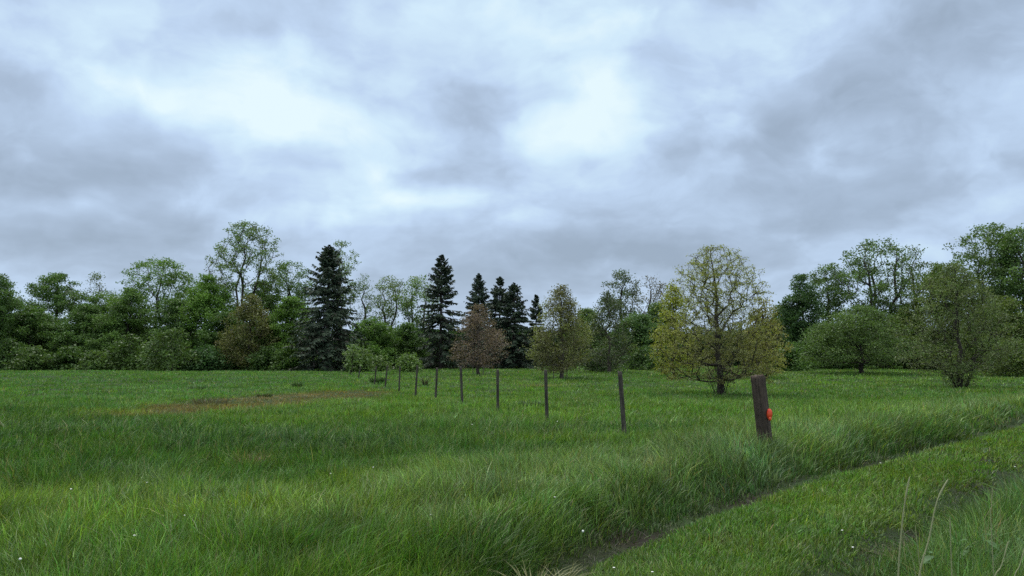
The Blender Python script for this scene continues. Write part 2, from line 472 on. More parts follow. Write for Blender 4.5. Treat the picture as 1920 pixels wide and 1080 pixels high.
CROWNS = {}
def tree(name, label, cat, group, px, top, d, wpx, style='round', cbf=.3, tips=140, leaves=26, lsize=.30, clump=.55,
         cols=(GREEN, DEEP), seed=1, lobes=9, stems=1, trunk_r=None, tip_r=.022, up=.35, base_row=None, bark=None, bare=0.0,
         colfn=None, leader=.85, bf=.35, suckers=None, curve=.10):
    rng = np.random.RandomState(seed)
    x, y, ztop = at(px, top, d)
    z0 = gz(x, y) - .05
    H = ztop - z0; R = wpx / F * d / 2 * 1.06
    cb = H * cbf
    clump *= .8 if name == 'broadleaf_tree' else 1
    if style == 'dome': R *= 1.15
    if name == 'broadleaf_tree': tips = int(tips * 1.3); leaves = leaves * (2.5 if leaves > 24 else 2.1); lsize = lsize * (.82 if leaves > 24 else .68)
    root = empty(name, (x, y, z0), label, cat, group)
    # crown as lobes inside the outline, tips inside the lobes
    K = lobes
    lt = (np.arange(K) + rng.rand(K)) / K
    rng.shuffle(lt)
    ang = rng.rand(K) * 2 * PI + np.arange(K) * 2.4
    rad = R * profile(style, lt) * (.45 + .25 * rng.rand(K))
    LC = np.stack([np.cos(ang) * rad, np.sin(ang) * rad, cb + lt * (H - cb) * .93], 1)
    pts = []
    while len(pts) < tips:
        if rng.rand() < .62:
            c = LC[rng.randint(K)]
            q = c + rng.randn(3) * np.array([.24 * R, .24 * R, .09 * H])
        else:
            t = rng.rand(); r = R * profile(style, np.array(t)) * math.sqrt(rng.rand() * .85 + .12); a = rng.rand() * 2 * PI
            q = np.array([math.cos(a) * r, math.sin(a) * r, cb + t * (H - cb)])
        t = (q[2] - cb) / (H - cb)
        if t < -.02 or t > 1.0: continue
        az_ = math.atan2(q[1], q[0]); bump = float(vnoise(np.array([az_ * 1.3]), np.array([t * 5.0]), 1.0, seed * 1.7, 3))
        if math.hypot(q[0], q[1]) > R * float(profile(style, np.array(t))) * (.74 + .46 * bump): continue
        pts.append(q)
    pts = np.array(pts)
    pts[0] = (rng.randn() * .1 * R, 0, H * .985)
    # stems
    tr = trunk_r or H * .016 + .03
    Vs = []; Fs = []; nv = 0
    alltips = []
    grp = np.argmin(np.stack([(pts[:, 0] - math.cos(s * 2 * PI / stems + seed) * R * .3 * (stems > 1)) ** 2 + (pts[:, 1] - math.sin(s * 2 * PI / stems + seed) * R * .3 * (stems > 1)) ** 2 for s in range(stems)], 1), axis=1)
    for s in range(stems):
        tp = pts[grp == s]
        if len(tp) < 2: continue
        ox = math.cos(s * 2 * PI / stems + seed) * (stems > 1); oy = math.sin(s * 2 * PI / stems + seed) * (stems > 1)
        top_c = tp[np.argmax(tp[:, 2])]
        nseg = 9; tk = []
        wob = rng.randn(nseg + 1, 2) * .012 * H; wob[0] = 0
        for k in range(nseg + 1):
            f = k / nseg * leader
            tk.append((ox * tr * 1.2 + (ox * R * .28) * f + top_c[0] * .5 * f * f + wob[k, 0], oy * tr * 1.2 + (oy * R * .28) * f + top_c[1] * .5 * f * f + wob[k, 1], f * H * .97))
        arr, par, tn = skeleton(rng, tk, tp, cb, bf=bf, up=up, curve=curve, step=max(.35, H * .05))
        r = radii(par, len(arr), .72 * tr / (stems ** .5), tip_r)
        r[:len(tk)] *= 1.38
        r[0] *= 1.25
        sel = np.arange(1, len(arr)); A = arr[par[sel]]; B = arr[sel]; ra = np.minimum(r[par[sel]], r[sel] * 1.5); rb = r[sel]
        m_tr = sel < len(tk); ra[m_tr] = r[par[sel]][m_tr]
        big = rb > 3 * tip_r
        for mk, sd in ((big, 7), (~big, 3)):
            if mk.any():
                v, f = tubes(A[mk], B[mk], ra[mk], rb[mk], sd); Vs.append(v); Fs.append(f + nv); nv += len(v)
        alltips.append(np.concatenate([tn, []]).astype(int)); 
        seg_c = (A + B) / 2; fine = rb < 2.2 * tip_r
        if s == 0: fineP = [B[fine]]; tipP = [arr[tn]]
        else: fineP.append(B[fine]); tipP.append(arr[tn])
    fineP = np.concatenate(fineP); tipP = np.concatenate(tipP)
    # dead bare twigs
    if suckers:
        ns, hs, rsk = suckers
        a = rng.rand(ns) * 2 * PI; rr = rsk * np.sqrt(rng.rand(ns))
        A = np.stack([np.cos(a) * rr * .35, np.sin(a) * rr * .35, np.zeros(ns)], 1)
        M_ = np.stack([np.cos(a) * rr * .8, np.sin(a) * rr * .8, hs * (.4 + .2 * rng.rand(ns))], 1)
        B = M_ + np.stack([np.cos(a) * rr * .3, np.sin(a) * rr * .3, hs * (.25 + .3 * rng.rand(ns))], 1)
        q = np.full(ns, .018)
        for (a1, b1, r1, r2) in ((A, M_, q, q * .7), (M_, B, q * .7, q * .4)):
            v, f = tubes(a1, b1, r1, r2, 3); Vs.append(v); Fs.append(f + nv); nv += len(v)
    mesh_np('trunk', np.concatenate(Vs), [np.concatenate(Fs)], bark or M_BARKD, root, smooth=True)
    # leaves
    live = tipP[rng.rand(len(tipP)) >= bare]
    nt_ = max(1, int(leaves))
    reps = np.maximum(1, (nt_ * (.15 + 1.7 * rng.rand(len(live)))).astype(int))
    if name == 'pin_oak': reps = np.maximum(1, (reps * np.interp(live[:, 2] / H, [.1, .45, .8], [2.0, 1.4, .72])).astype(int))
    C = np.repeat(live, reps, axis=0) + rng.randn(reps.sum(), 3).clip(-1.5, 1.5) * np.array([clump, clump, clump * .55])
    ex = fineP[rng.rand(len(fineP)) > bare]
    C2 = np.repeat(ex, max(1, nt_ // 6), axis=0); C2 = C2 + rng.randn(len(C2), 3) * clump * .6
    C = np.concatenate([C, C2])
    clid = np.concatenate([np.repeat(rng.rand(len(live)), reps), np.repeat(rng.rand(len(ex)), max(1, nt_ // 6))])
    if suckers:
        ns2 = int(suckers[0] * 34)
        a = rng.rand(ns2) * 2 * PI; rr = suckers[2] * np.sqrt(rng.rand(ns2)) * 1.05
        S = np.stack([np.cos(a) * rr, np.sin(a) * rr, suckers[1] * (.12 + .85 * rng.rand(ns2))], 1)
        C = np.concatenate([C, S]); clid = np.concatenate([clid, rng.rand(ns2) * .6])
    C = C[(C[:, 2] > .12)] if len(C) else C
    clid = clid[:len(C)] if len(clid) >= len(C) else np.resize(clid, len(C))
    n = len(C)
    cc = None
    mixf = np.clip(clid * .75 + .25 * rng.rand(n), 0, 1)[:, None]
    cc = np.array(cols[0]) * (1 - mixf) + np.array(cols[-1]) * mixf
    if name == 'shrub' and d > 80: cc = cc * .78
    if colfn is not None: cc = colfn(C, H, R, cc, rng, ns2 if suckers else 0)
    cc = cc * (.8 + .4 * rng.rand(n))[:, None] * np.array([1.50, 1.42, 1.22])
    V, f = leafmesh(rng, C, lsize, None, .25)
    mesh_np('crown', V, [f], M_LEAF, root, cc)
    return root

def spruce(label, px, top, d, wpx, seed, base=.02, openness=.2, group='dark spruces in the tree line', cols=((.032, .056, .032), (.052, .078, .042))):
    rng = np.random.RandomState(seed)
    x, y, ztop = at(px, top, d)
    z0 = gz(x, y) - .05; H = ztop - z0; R = wpx / F * d / 2 * 1.52
    root = empty('spruce_tree', (x, y, z0), label, 'spruce tree', group)
    nb = int(H * 30)
    t = np.sort(rng.rand(nb)) ** .92 * (1 - base) + base
    t = t * .985
    whorl = np.round(t * H / .42) * .42 / H; t = whorl + (rng.rand(nb) - .5) * .34 / H; t = np.clip(t, base, .99)
    a = rng.rand(nb) * 2 * PI
    Ln = R * np.interp(t, [0, .08, .25, .5, .75, .92, 1], [.92, 1.0, .90, .66, .36, .14, .01]) * (.55 + .62 * rng.rand(nb))
    keep = rng.rand(nb) > openness * (.25 + .75 * (1 - t))
    t, a, Ln = t[keep], a[keep], Ln[keep]; nb = len(t)
    rise = np.interp(t, [0, .5, 1], [-.22, .02, 1.1]); sag = np.interp(t, [0, .6, 1], [.10, .2, 0.0])
    def pos(s):
        return np.stack([np.cos(a) * Ln * s, np.sin(a) * Ln * s, t * H + Ln * (rise * s - sag * s * s + .16 * np.maximum(0, s - .7))], 1)
    Vs = []; Fs = []; nv = 0
    zz = np.linspace(0, .99, 12) * H
    A = np.stack([0 * zz[:-1], 0 * zz[:-1], zz[:-1]], 1); B = np.stack([0 * zz[1:], 0 * zz[1:], zz[1:]], 1)
    tr = H * .013 + .04
    v, f = tubes(A, B, tr * (1 - zz[:-1] / H) + .02, tr * (1 - zz[1:] / H) + .02, 8); Vs.append(v); Fs.append(f); nv = len(v)
    S = np.linspace(0, 1, 4)
    for s0, s1 in zip(S[:-1], S[1:]):
        v, f = tubes(pos(s0), pos(s1), .03 * (1.15 - s0) * np.ones(nb), .03 * (1.15 - s1) * np.ones(nb), 3)
        Vs.append(v); Fs.append(f + nv); nv += len(v)
    mesh_np('trunk', np.concatenate(Vs), [np.concatenate(Fs)], M_BARKD, root, smooth=True)
    LV = []; LC = []
    for k in range(34):
        s = .16 + .84 * rng.rand(nb) ** .8
        p0 = np.stack([np.cos(a) * Ln * s, np.sin(a) * Ln * s, t * H + Ln * (rise * s - sag * s * s + .16 * np.maximum(0, s - .7))], 1)
        side = rng.choice([-1, 1], nb) * (.5 + .6 * rng.rand(nb))
        out_ = .35 + .7 * rng.rand(nb)
        dx = np.cos(a) * out_ - np.sin(a) * side; dy = np.sin(a) * out_ + np.cos(a) * side
        l = (.12 + .16 * np.minimum(Ln, 1.2) + .20 * Ln * (1.05 - s)) * (.55 + .8 * rng.rand(nb))
        dz = -.15 - .95 * rng.rand(nb) + .7 * (t > .85)
        dd = np.stack([dx, dy, dz], 1); dd /= np.linalg.norm(dd, axis=1, keepdims=True)
        p1 = p0 + dd * l[:, None]
        w = np.cross(dd, rng.randn(nb, 3)); w /= np.linalg.norm(w, axis=1, keepdims=True); w *= (.06 + .05 * rng.rand(nb))[:, None] * np.interp(Ln, [0, 1.5], [.5, 1.0])[:, None]
        mid = p0 + dd * (l * .45)[:, None]
        LV.append(np.stack([p0, mid + w, p1, mid - w], 1))
        mf = rng.rand(nb)[:, None]
        c = np.array(cols[0]) * (1 - mf) + np.array(cols[1]) * mf
        dead = (rng.rand(nb) < .30 * (1 - s) * (1 - t))[:, None]
        c = np.where(dead, np.array([.075, .062, .052]), c)
        LC.append(c * (.75 + .5 * rng.rand(nb))[:, None])
    LV = np.concatenate(LV).reshape(-1, 3); n = len(LV) // 4
    mesh_np('crown', LV, [(np.arange(n) * 4)[:, None] + np.arange(4)[None, :]], M_NEEDLE, root, np.concatenate(LC))
    return root

BT = 'broadleaf trees of the wood edge'
def far(label, px, top, d, wpx, **k): return tree('broadleaf_tree', label, 'tree', BT, px, top, d, wpx, **k)
def bush(label, px, top, d, wpx, **k):
    kw = dict(style='dome', cbf=.02, tips=110, leaves=30, lsize=.30, clump=.5, stems=3, lobes=8, up=.3, tip_r=.015, leader=.5)
    kw.update(k)
    return tree('shrub', label, 'shrub', 'shrubs along the field edge', px, top, d, wpx, **kw)

# left wood edge, back row
far('dense green tree cut by the left edge of the view', -12, 515, 92, 95, seed=2, cols=(GREEN, DEEP), tips=170)
far('dark domed tree standing behind the hedge, second from the left edge', 108, 514, 106, 150, style='dome', cbf=.25, tips=230, seed=3, cols=(DEEP, GREEN), leaves=26)
far('thin-leaved narrow tree leaning against the dark domed tree at left', 182, 512, 108, 62, style='column', tips=80, leaves=10, seed=4, cols=(GREEN, GREY), bare=.2)
far('wide rounded light green tree left of the tallest open tree', 300, 487, 104, 160, style='round', cbf=.2, tips=300, leaves=20, seed=5, cols=(BRIGHT, GREEN), stems=2, clump=.6)
far('slender wispy tree between the rounded green tree and the tallest open tree', 392, 480, 110, 58, style='column', tips=60, leaves=9, seed=6, cols=(GREY, GREEN), bare=.3)
far('tallest open-crowned tree at left with several dark upright stems showing sky', 466, 416, 104, 158, style='oak', cbf=.38, tips=240, leaves=15, seed=7, cols=(GREEN, PALE), stems=3, clump=.5, lobes=13, tip_r=.03, trunk_r=.32, up=.7)
far('mid green feathery tree just left of the big near spruce', 545, 494, 108, 105, style='round', cbf=.3, tips=170, leaves=18, seed=8, cols=(GREEN, GREEN), stems=2)
far('open tree whose leafy top shows behind and above the big near spruce', 640, 453, 112, 95, style='umbrella', cbf=.3, tips=110, leaves=20, seed=9, cols=(GREEN, PALE), bare=.1)
far('sparse pale tree just right of the big near spruce', 684, 515, 112, 50, style='column', tips=70, leaves=9, seed=10, cols=(PALE, GREEN), bare=.15)
far('pale thin-leaved vase-shaped tree showing sky, midway between the two tall spruces', 732, 519, 114, 84, style='umbrella', tips=120, leaves=14, seed=12, cols=(PALE, PALE), stems=2)
far('pale green tree with twin bare trunks touching the left side of the open spruce', 785, 520, 112, 80, style='umbrella', cbf=.4, tips=120, leaves=14, seed=13, cols=(PALE, BRIGHT), stems=2)
# left wood edge, middle row
far('dark low broad tree filling the far left of the hedge', 60, 578, 97, 150, style='dome', cbf=.05, tips=200, leaves=34, seed=14, cols=(DEEP, GREEN))
far('dark green bushy tree under the narrow thin-leaved tree', 165, 574, 97, 130, style='dome', cbf=.05, tips=180, leaves=34, seed=15, cols=(GREEN, DEEP))
far('full green tree below and left of the rounded light green tree', 245, 545, 97, 130, style='dome', cbf=.05, tips=190, leaves=32, seed=16, cols=(GREEN, GREEN))
far('yellow-green bushy tree below the tallest open tree', 388, 520, 99, 120, style='dome', cbf=.08, tips=220, leaves=30, seed=17, cols=(BRIGHT, BRIGHT))
far('olive brown-leaved tree in front of the tallest open tree', 470, 556, 92, 112, style='young', cbf=.08, tips=200, leaves=20, seed=18, cols=((.095, .125, .038), (.095, .090, .045)), lsize=.26)
far('bright green layered tree close on the left of the big near spruce', 548, 560, 95, 125, style='flat', cbf=.06, tips=200, leaves=30, seed=19, cols=(BRIGHT, GREEN), clump=.5)
far('fresh green rounded tree close on the right of the big near spruce', 697, 598, 95, 108, style='dome', cbf=.04, tips=170, leaves=34, seed=20, cols=(BRIGHT, DEEP))
far('low green tree in the gap left of the open spruce', 765, 610, 98, 90, style='dome', cbf=.04, tips=130, leaves=32, seed=21, cols=(GREEN, DEEP))
far('shaded green tree low between the olive brown tree and the yellow-green bushy tree', 425, 585, 96, 110, style='dome', cbf=.02, tips=150, leaves=34, seed=22, cols=(DEEP, GREEN))
far('shaded green tree behind the pale arching shrub', 330, 565, 98, 120, style='dome', cbf=.02, tips=170, leaves=34, seed=23, cols=(DEEP, GREEN))
far('soft green tree at the wood edge filling the space left of the yellow-green tree', 1232, 572, 99, 84, style='dome', cbf=.04, tips=130, leaves=28, seed=101, cols=(GREEN, PALE))
far('soft green tree filling the gap right of the golden brown-green tree', 1468, 572, 98, 80, style='dome', cbf=.04, tips=130, leaves=28, seed=102, cols=(GREEN, OLIVE))
far('green tree low behind the dark domed tree near the left edge', 20, 560, 102, 110, style='dome', cbf=.05, tips=150, leaves=30, seed=103, cols=(GREEN, DEEP))
far('leafy tree rising behind the narrow thin-leaved tree at left', 205, 548, 104, 90, style='round', cbf=.1, tips=150, leaves=28, seed=104, cols=(GREEN, GREEN))
far('green tree filling behind the olive brown tree and the tallest open tree', 490, 530, 106, 110, style='dome', cbf=.1, tips=170, leaves=26, seed=105, cols=(GREEN, BRIGHT))
# front shrubs, left
bush('low dark shrub at the left edge of the field', 20, 640, 90, 90, seed=31, cols=(DEEP, GREEN))
bush('greyish green low shrub second along the left field edge', 62, 654, 88, 56, seed=32, cols=((.08, .135, .045), GREEN), leaves=24)
bush('dark low shrub third along the left field edge', 130, 655, 90, 80, seed=33, cols=(DEEP, GREEN))
bush('pale-tipped low shrub fourth along the left field edge', 182, 662, 87, 62, seed=34, cols=((.08, .135, .045), GREEN), leaves=22)
bush('mid green shrub just left of the pale arching shrub', 243, 632, 90, 80, seed=35, cols=(GREEN, GREEN))
bush('large pale arching shrub at the left field edge', 322, 618, 87, 105, seed=36, cols=((.085, .145, .052), GREEN), leaves=26)
bush('bluish green low shrub right of the pale arching shrub', 385, 652, 89, 70, seed=37, cols=((.05, .12, .045), DEEP))
bush('dark low shrub at the foot of the olive brown tree', 505, 655, 90, 76, seed=38, cols=(DEEP, GREEN))
bush('bright green low spreading shrub left of the big near spruce foot', 546, 650, 88, 60, style='flat', seed=39, cols=(BRIGHT, GREEN))
bush('small pale shrub right of the big near spruce foot', 675, 656, 74, 36, seed=40, cols=((.07, .11, .042), GREEN), tips=60)
bush('little pale shrub above the farthest fence posts', 712, 668, 78, 24, seed=41, cols=((.08, .125, .045), GREEN), tips=40, lsize=.22)
bush('rounded light green shrub standing behind the middle fence posts', 764, 667, 72, 36, seed=42, cols=((.08, .135, .038), GREEN), tips=60, lsize=.22)
tree('sapling', 'thin sapling with a small pale crown left of the farthest fence post', 'sapling', None, 660, 650, 66, 34, style='umbrella', cbf=.5, tips=24, leaves=16, lsize=.2, clump=.28, seed=43, cols=(PALE, GREEN), trunk_r=.045)

# spruces
spruce('biggest and nearest dark spruce, broad from the ground up', 617, 460, 86, 118, 51, openness=.05)
spruce('tall open spruce with sky showing between its whorls, second from left', 828, 477, 92, 84, 52, openness=.55, base=.0)
spruce('narrow spruce behind the reddish grey tree, third from left', 898, 512, 98, 66, 53, openness=.2, cols=((.040, .070, .044), (.060, .092, .056)))
spruce('pointed spruce fourth from left, the left one of a close pair', 937, 517, 92, 62, 54, openness=.1)
spruce('pointed spruce fifth from left, the right one of a close pair', 964, 530, 90, 74, 55, openness=.1)
spruce('smallest spruce, its tip just left of the yellow-brown young tree', 1005, 551, 100, 40, 56, openness=.1)

# young trees on the field
def brownish(lo, hi, cen=.55):
    def fn(C, H, R, cc, rng, ns):
        e = np.clip(np.hypot(C[:, 0], C[:, 1]) / R, 0, 1.2); t = C[:, 2] / H
        w = np.clip((e - cen) * 2.2 + (t - .5) * .7 + .3 * rng.randn(len(C)), 0, 1)[:, None]
        return np.array(lo) * (1 - w) + np.array(hi) * w
    return fn
YG = 'young oaks standing on the field'
tree('young_oak', 'reddish grey twiggy young oak, leftmost on the field, its leaves barely out', 'tree', YG, 898, 574, 66, 112, style='young', cbf=.12, tips=460, leaves=15, lsize=.12, clump=.26, seed=61, colfn=brownish((.125, .098, .084), (.105, .115, .055), .85), trunk_r=.14, tip_r=.012, up=.15, leader=.95, bark=M_BARK, bf=.2)
tree('young_oak', 'yellow and brown leaved young oak between two stakes', 'tree', YG, 1051, 537, 58, 122, style='young', cbf=.10, tips=480, leaves=34, lsize=.125, clump=.28, seed=62, colfn=brownish((.105, .112, .055), (.135, .170, .055), .5), trunk_r=.15, tip_r=.012, up=.15, leader=.95, bark=M_BARK, bf=.2)
tree('young_oak', 'olive green young oak, slimmer, right of the yellow and brown one', 'tree', YG, 1140, 547, 72, 100, style='young', cbf=.08, tips=380, leaves=16, lsize=.17, clump=.3, seed=63, colfn=brownish((.05, .075, .035), OLIVE, .6), trunk_r=.16, tip_r=.014, up=.15, leader=.95, bark=M_BARK, bf=.2)

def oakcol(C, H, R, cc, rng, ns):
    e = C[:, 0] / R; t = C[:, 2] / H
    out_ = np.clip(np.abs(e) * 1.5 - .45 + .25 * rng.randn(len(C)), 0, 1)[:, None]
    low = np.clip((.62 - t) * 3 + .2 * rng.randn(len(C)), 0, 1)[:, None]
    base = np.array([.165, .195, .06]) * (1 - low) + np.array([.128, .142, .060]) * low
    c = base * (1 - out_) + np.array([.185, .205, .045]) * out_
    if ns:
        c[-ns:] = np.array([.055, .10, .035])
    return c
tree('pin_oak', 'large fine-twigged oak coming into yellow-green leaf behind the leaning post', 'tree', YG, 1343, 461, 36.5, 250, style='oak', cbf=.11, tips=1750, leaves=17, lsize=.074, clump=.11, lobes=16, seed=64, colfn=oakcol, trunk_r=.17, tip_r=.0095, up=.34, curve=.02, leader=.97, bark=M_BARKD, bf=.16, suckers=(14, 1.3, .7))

# right half, back row
far('tall sparse tree with rounded leaf puffs on bare limbs, right of the olive oak', 1163, 511, 100, 84, style='umbrella', cbf=.4, tips=90, leaves=17, seed=71, cols=(GREY, DEEP), bare=.1, lobes=7, trunk_r=.25)
far('sparse pinkish grey tree left of the big oak', 1218, 519, 104, 78, style='round', cbf=.25, tips=170, leaves=9, seed=72, cols=(GREY, (.11, .10, .085)), bare=.25)
far('hazy green tree filling between the two young oaks', 1102, 580, 102, 80, style='dome', cbf=.05, tips=120, leaves=26, seed=73, cols=(GREEN, PALE))
far('bluish green bushy tree left of the big oak, lower than its neighbours', 1195, 590, 92, 110, style='dome', cbf=.03, tips=170, leaves=32, seed=74, cols=(GREEN, (.05, .10, .045)))
tree('yellow_oak', 'bright yellow-green tree standing just left behind the big oak', 'tree', YG, 1262, 533, 64, 92, style='young', cbf=.04, tips=300, leaves=18, lsize=.18, clump=.32, seed=75, cols=((.20, .23, .035), (.14, .18, .035)), up=.2, leader=.9, trunk_r=.12)
tree('yellow_oak', 'golden brown-green tree standing just right behind the big oak', 'tree', YG, 1432, 560, 60, 88, style='young', cbf=.06, tips=280, leaves=15, lsize=.17, clump=.32, seed=76, cols=((.18, .18, .045), (.125, .125, .045)), up=.2, leader=.9, trunk_r=.12)
far('dark pointed leafy tree right of the golden brown-green tree', 1503, 519, 92, 88, style='column', cbf=.06, tips=230, leaves=28, seed=77, cols=((.05, .095, .045), DEEP))
far('umbrella-shaped open tree with a single bare trunk, left of the ivy-clad tree', 1548, 498, 98, 100, style='umbrella', cbf=.45, tips=140, leaves=17, seed=78, cols=((.07, .115, .05), GREEN), trunk_r=.2)
far('big open tree with ivy-clad trunk and forked bare limbs', 1645, 450, 92, 168, style='umbrella', cbf=.3, tips=230, leaves=18, seed=79, cols=(GREEN, (.07, .115, .05)), stems=3, bare=.12, trunk_r=.42, tip_r=.032, lobes=12, up=.6)
far('sparse upright tree right of the ivy-clad tree', 1712, 464, 96, 66, style='umbrella', cbf=.3, tips=80, leaves=14, seed=80, cols=(GREY, GREEN), bare=.25)
far('tall spreading tree at the right, behind the brown-green oak', 1848, 424, 84, 165, style='umbrella', cbf=.25, tips=260, leaves=20, seed=81, cols=((.072, .115, .05), GREEN), stems=3, trunk_r=.34, lobes=14, up=.6)
far('dense dark green tree at the right edge of the view', 1925, 428, 80, 150, style='round', cbf=.15, tips=260, leaves=22, seed=82, cols=((.066, .115, .045), GREEN), stems=2, trunk_r=.3)
far('fresh green bushy tree low between the ivy-clad tree and the brown-green oak', 1752, 498, 84, 130, style='dome', cbf=.05, tips=250, leaves=28, seed=83, cols=(GREEN, OLIVE))
far('mid green low tree beside the dark right-edge tree', 1880, 560, 74, 150, style='dome', cbf=.04, tips=220, leaves=30, lsize=.26, seed=84, cols=(GREEN, OLIVE))
far('dull green filler tree low behind the broad hawthorn, at its left', 1545, 610, 88, 140, style='dome', cbf=.02, tips=170, leaves=30, seed=85, cols=(DEEP, GREEN))
far('dull green filler tree low behind the broad hawthorn, at its right', 1690, 590, 86, 120, style='dome', cbf=.02, tips=170, leaves=30, seed=86, cols=(DEEP, OLIVE))
tree('hawthorn', 'broad low dark green hawthorn with a short single trunk and flat underside', 'tree', None, 1611, 577, 68, 240, style='flat', cbf=.17, tips=700, leaves=34, lsize=.165, clump=.34, lobes=16, seed=87, cols=((.054, .100, .030), (.075, .125, .038)), trunk_r=.21, tip_r=.014, up=.12, leader=.6)
tree('brown_green_oak', 'brown-green spreading oak with a thicket of shoots at its foot, right', 'tree', YG, 1787, 497, 46, 205, style='young', cbf=.12, tips=850, leaves=20, lsize=.105, clump=.22, lobes=14, seed=88, cols=((.078, .130, .046), (.090, .112, .048)), trunk_r=.16, tip_r=.010, up=.22, leader=.92, suckers=(45, 1.7, .95), bf=.2)
bush('dark shrub at the right edge of the field', 1900, 640, 62, 90, seed=89, cols=(DEEP, OLIVE), lsize=.22)
bush('low dark shrub right of the golden brown-green tree', 1478, 655, 80, 70, seed=90, cols=(DEEP, GREEN))
bush('small green shrub at the field edge left of the yellow-green tree', 1205, 655, 84, 60, seed=91, cols=(GREEN, DEEP), tips=70)
bush('olive bush spreading low round the foot of the olive green young oak', 1128, 655, 76, 84, style='flat', seed=92, cols=((.045, .06, .035), DEEP), lsize=.2)

# undergrowth that reads as one dark mass behind the wood edge
rng = np.random.RandomState(3)
def mass(name, label, xs0, xs1, y0, y1, htop, n, size, cols, kindlabel='undergrowth', seed=3):
    rng = np.random.RandomState(seed)
    x = xs0 + (xs1 - xs0) * rng.rand(n); y = y0 + (y1 - y0) * rng.rand(n)
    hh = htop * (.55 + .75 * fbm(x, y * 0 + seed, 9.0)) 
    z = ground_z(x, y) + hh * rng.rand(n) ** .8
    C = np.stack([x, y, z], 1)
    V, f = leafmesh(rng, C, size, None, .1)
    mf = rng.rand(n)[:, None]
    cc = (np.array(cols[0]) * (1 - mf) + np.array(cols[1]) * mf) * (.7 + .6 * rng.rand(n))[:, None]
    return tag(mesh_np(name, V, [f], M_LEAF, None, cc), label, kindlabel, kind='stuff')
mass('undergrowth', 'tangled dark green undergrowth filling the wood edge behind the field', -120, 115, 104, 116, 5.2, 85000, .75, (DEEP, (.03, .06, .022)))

# distant wooded hill
m, nt, out = newmat('far_hillside'); L = nt.links.new
p = N(nt, 'ShaderNodeBsdfPrincipled', i_Roughness=.95)
tc = N(nt, 'ShaderNodeTexCoord'); nz = N(nt, 'ShaderNodeTexNoise', i_Scale=.12, i_Detail=5.0); L(tc.outputs['Object'], nz.inputs['Vector'])
cr = N(nt, 'ShaderNodeValToRGB'); L(nz.outputs['Fac'], cr.inputs[0])
cr.color_ramp.elements[0].color = (.02, .035, .018, 1); cr.color_ramp.elements[1].color = (.05, .08, .035, 1)
L(cr.outputs[0], p.inputs['Base Color']); L(p.outputs[0], out.inputs[0])
hx = np.linspace(-420, 420, 120); hy = np.linspace(230, 520, 20)
X, Y = np.meshgrid(hx, hy)
def hill_z(X, Y):
    return (13 + 5 * fbm(X, Y * .3, 90, 4, 4)) * sstep(228, 330, Y) * (1 - sstep(400, 520, Y)) * (1 - sstep(330, 420, np.abs(X))) - .5 + 0 * X
Z = hill_z(X, Y) * .72
V = np.stack([X.ravel(), Y.ravel(), Z.ravel()], 1); i = np.arange(120 * 20).reshape(20, 120)
fq = np.stack([i[:-1, :-1].ravel(), i[:-1, 1:].ravel(), i[1:, 1:].ravel(), i[1:, :-1].ravel()], 1)
tag(mesh_np('hill', V, [fq], m, smooth=True), kind='structure')
n = 26000; x = (rng.rand(n) * 2 - 1) * 330; y = 240 + 130 * rng.rand(n)
C = np.stack([x, y, hill_z(x, y) * .72 + 4.5 * rng.rand(n) * (.5 + fbm(x, y, 12))], 1)
V, f = leafmesh(rng, C, 2.2, None, .1)
tag(mesh_np('distant_wood', V, [f], M_LEAF, None, np.array([.035, .055, .03]) * (.7 + .6 * rng.rand(n))[:, None]), 'dark far wood covering the low hill seen between the spruces', 'wood', kind='stuff')

# ------------------------------------------------------------------ fence
def post_mesh(h, r, sides, rng, square=False, bury=.35, rings=14, taper=.06):
    V = []; 
    zs = np.concatenate([[-bury], np.linspace(0, h, rings)])
    prof = []
    for k in range(sides):
        a = 2 * PI * k / sides
        q = 1.0
        if square:
            q = 1 / max(abs(math.cos(a)), abs(math.sin(a))); q = min(q, 1.27) 
        groove = 1 - .10 * (rng.rand() < .22)
        prof.append(q * groove * (1 + .03 * rng.randn()))
    for zi, z in enumerate(zs):
        for k in range(sides):
            a = 2 * PI * k / sides
            rr = r * prof[k] * (1 - taper * max(z, 0) / h) * (1 + .012 * rng.randn())
            V.append((math.cos(a) * rr, math.sin(a) * rr, z + (.02 * rng.randn() * r / .1 if zi == len(zs) - 1 else 0)))
    n = len(zs); F4 = []
    for j in range(n - 1):
        for k in range(sides):
            F4.append((j * sides + k, j * sides + (k + 1) % sides, (j + 1) * sides + (k + 1) % sides, (j + 1) * sides + k))
    # chamfered, slightly dished top
    t0 = len(V)
    for k in range(sides):
        x, y, z = V[(n - 1) * sides + k]; V.append((x * .84, y * .84, z + r * .12))
        F4.append(((n - 1) * sides + k, (n - 1) * sides + (k + 1) % sides, t0 + (k + 1) % sides, t0 + k))
    V.append((0, 0, h + r * .08)); c = len(V) - 1
    F3 = [(t0 + k, t0 + (k + 1) % sides, c) for k in range(sides)]
    return np.array(V), [np.array(F4), np.array(F3)]

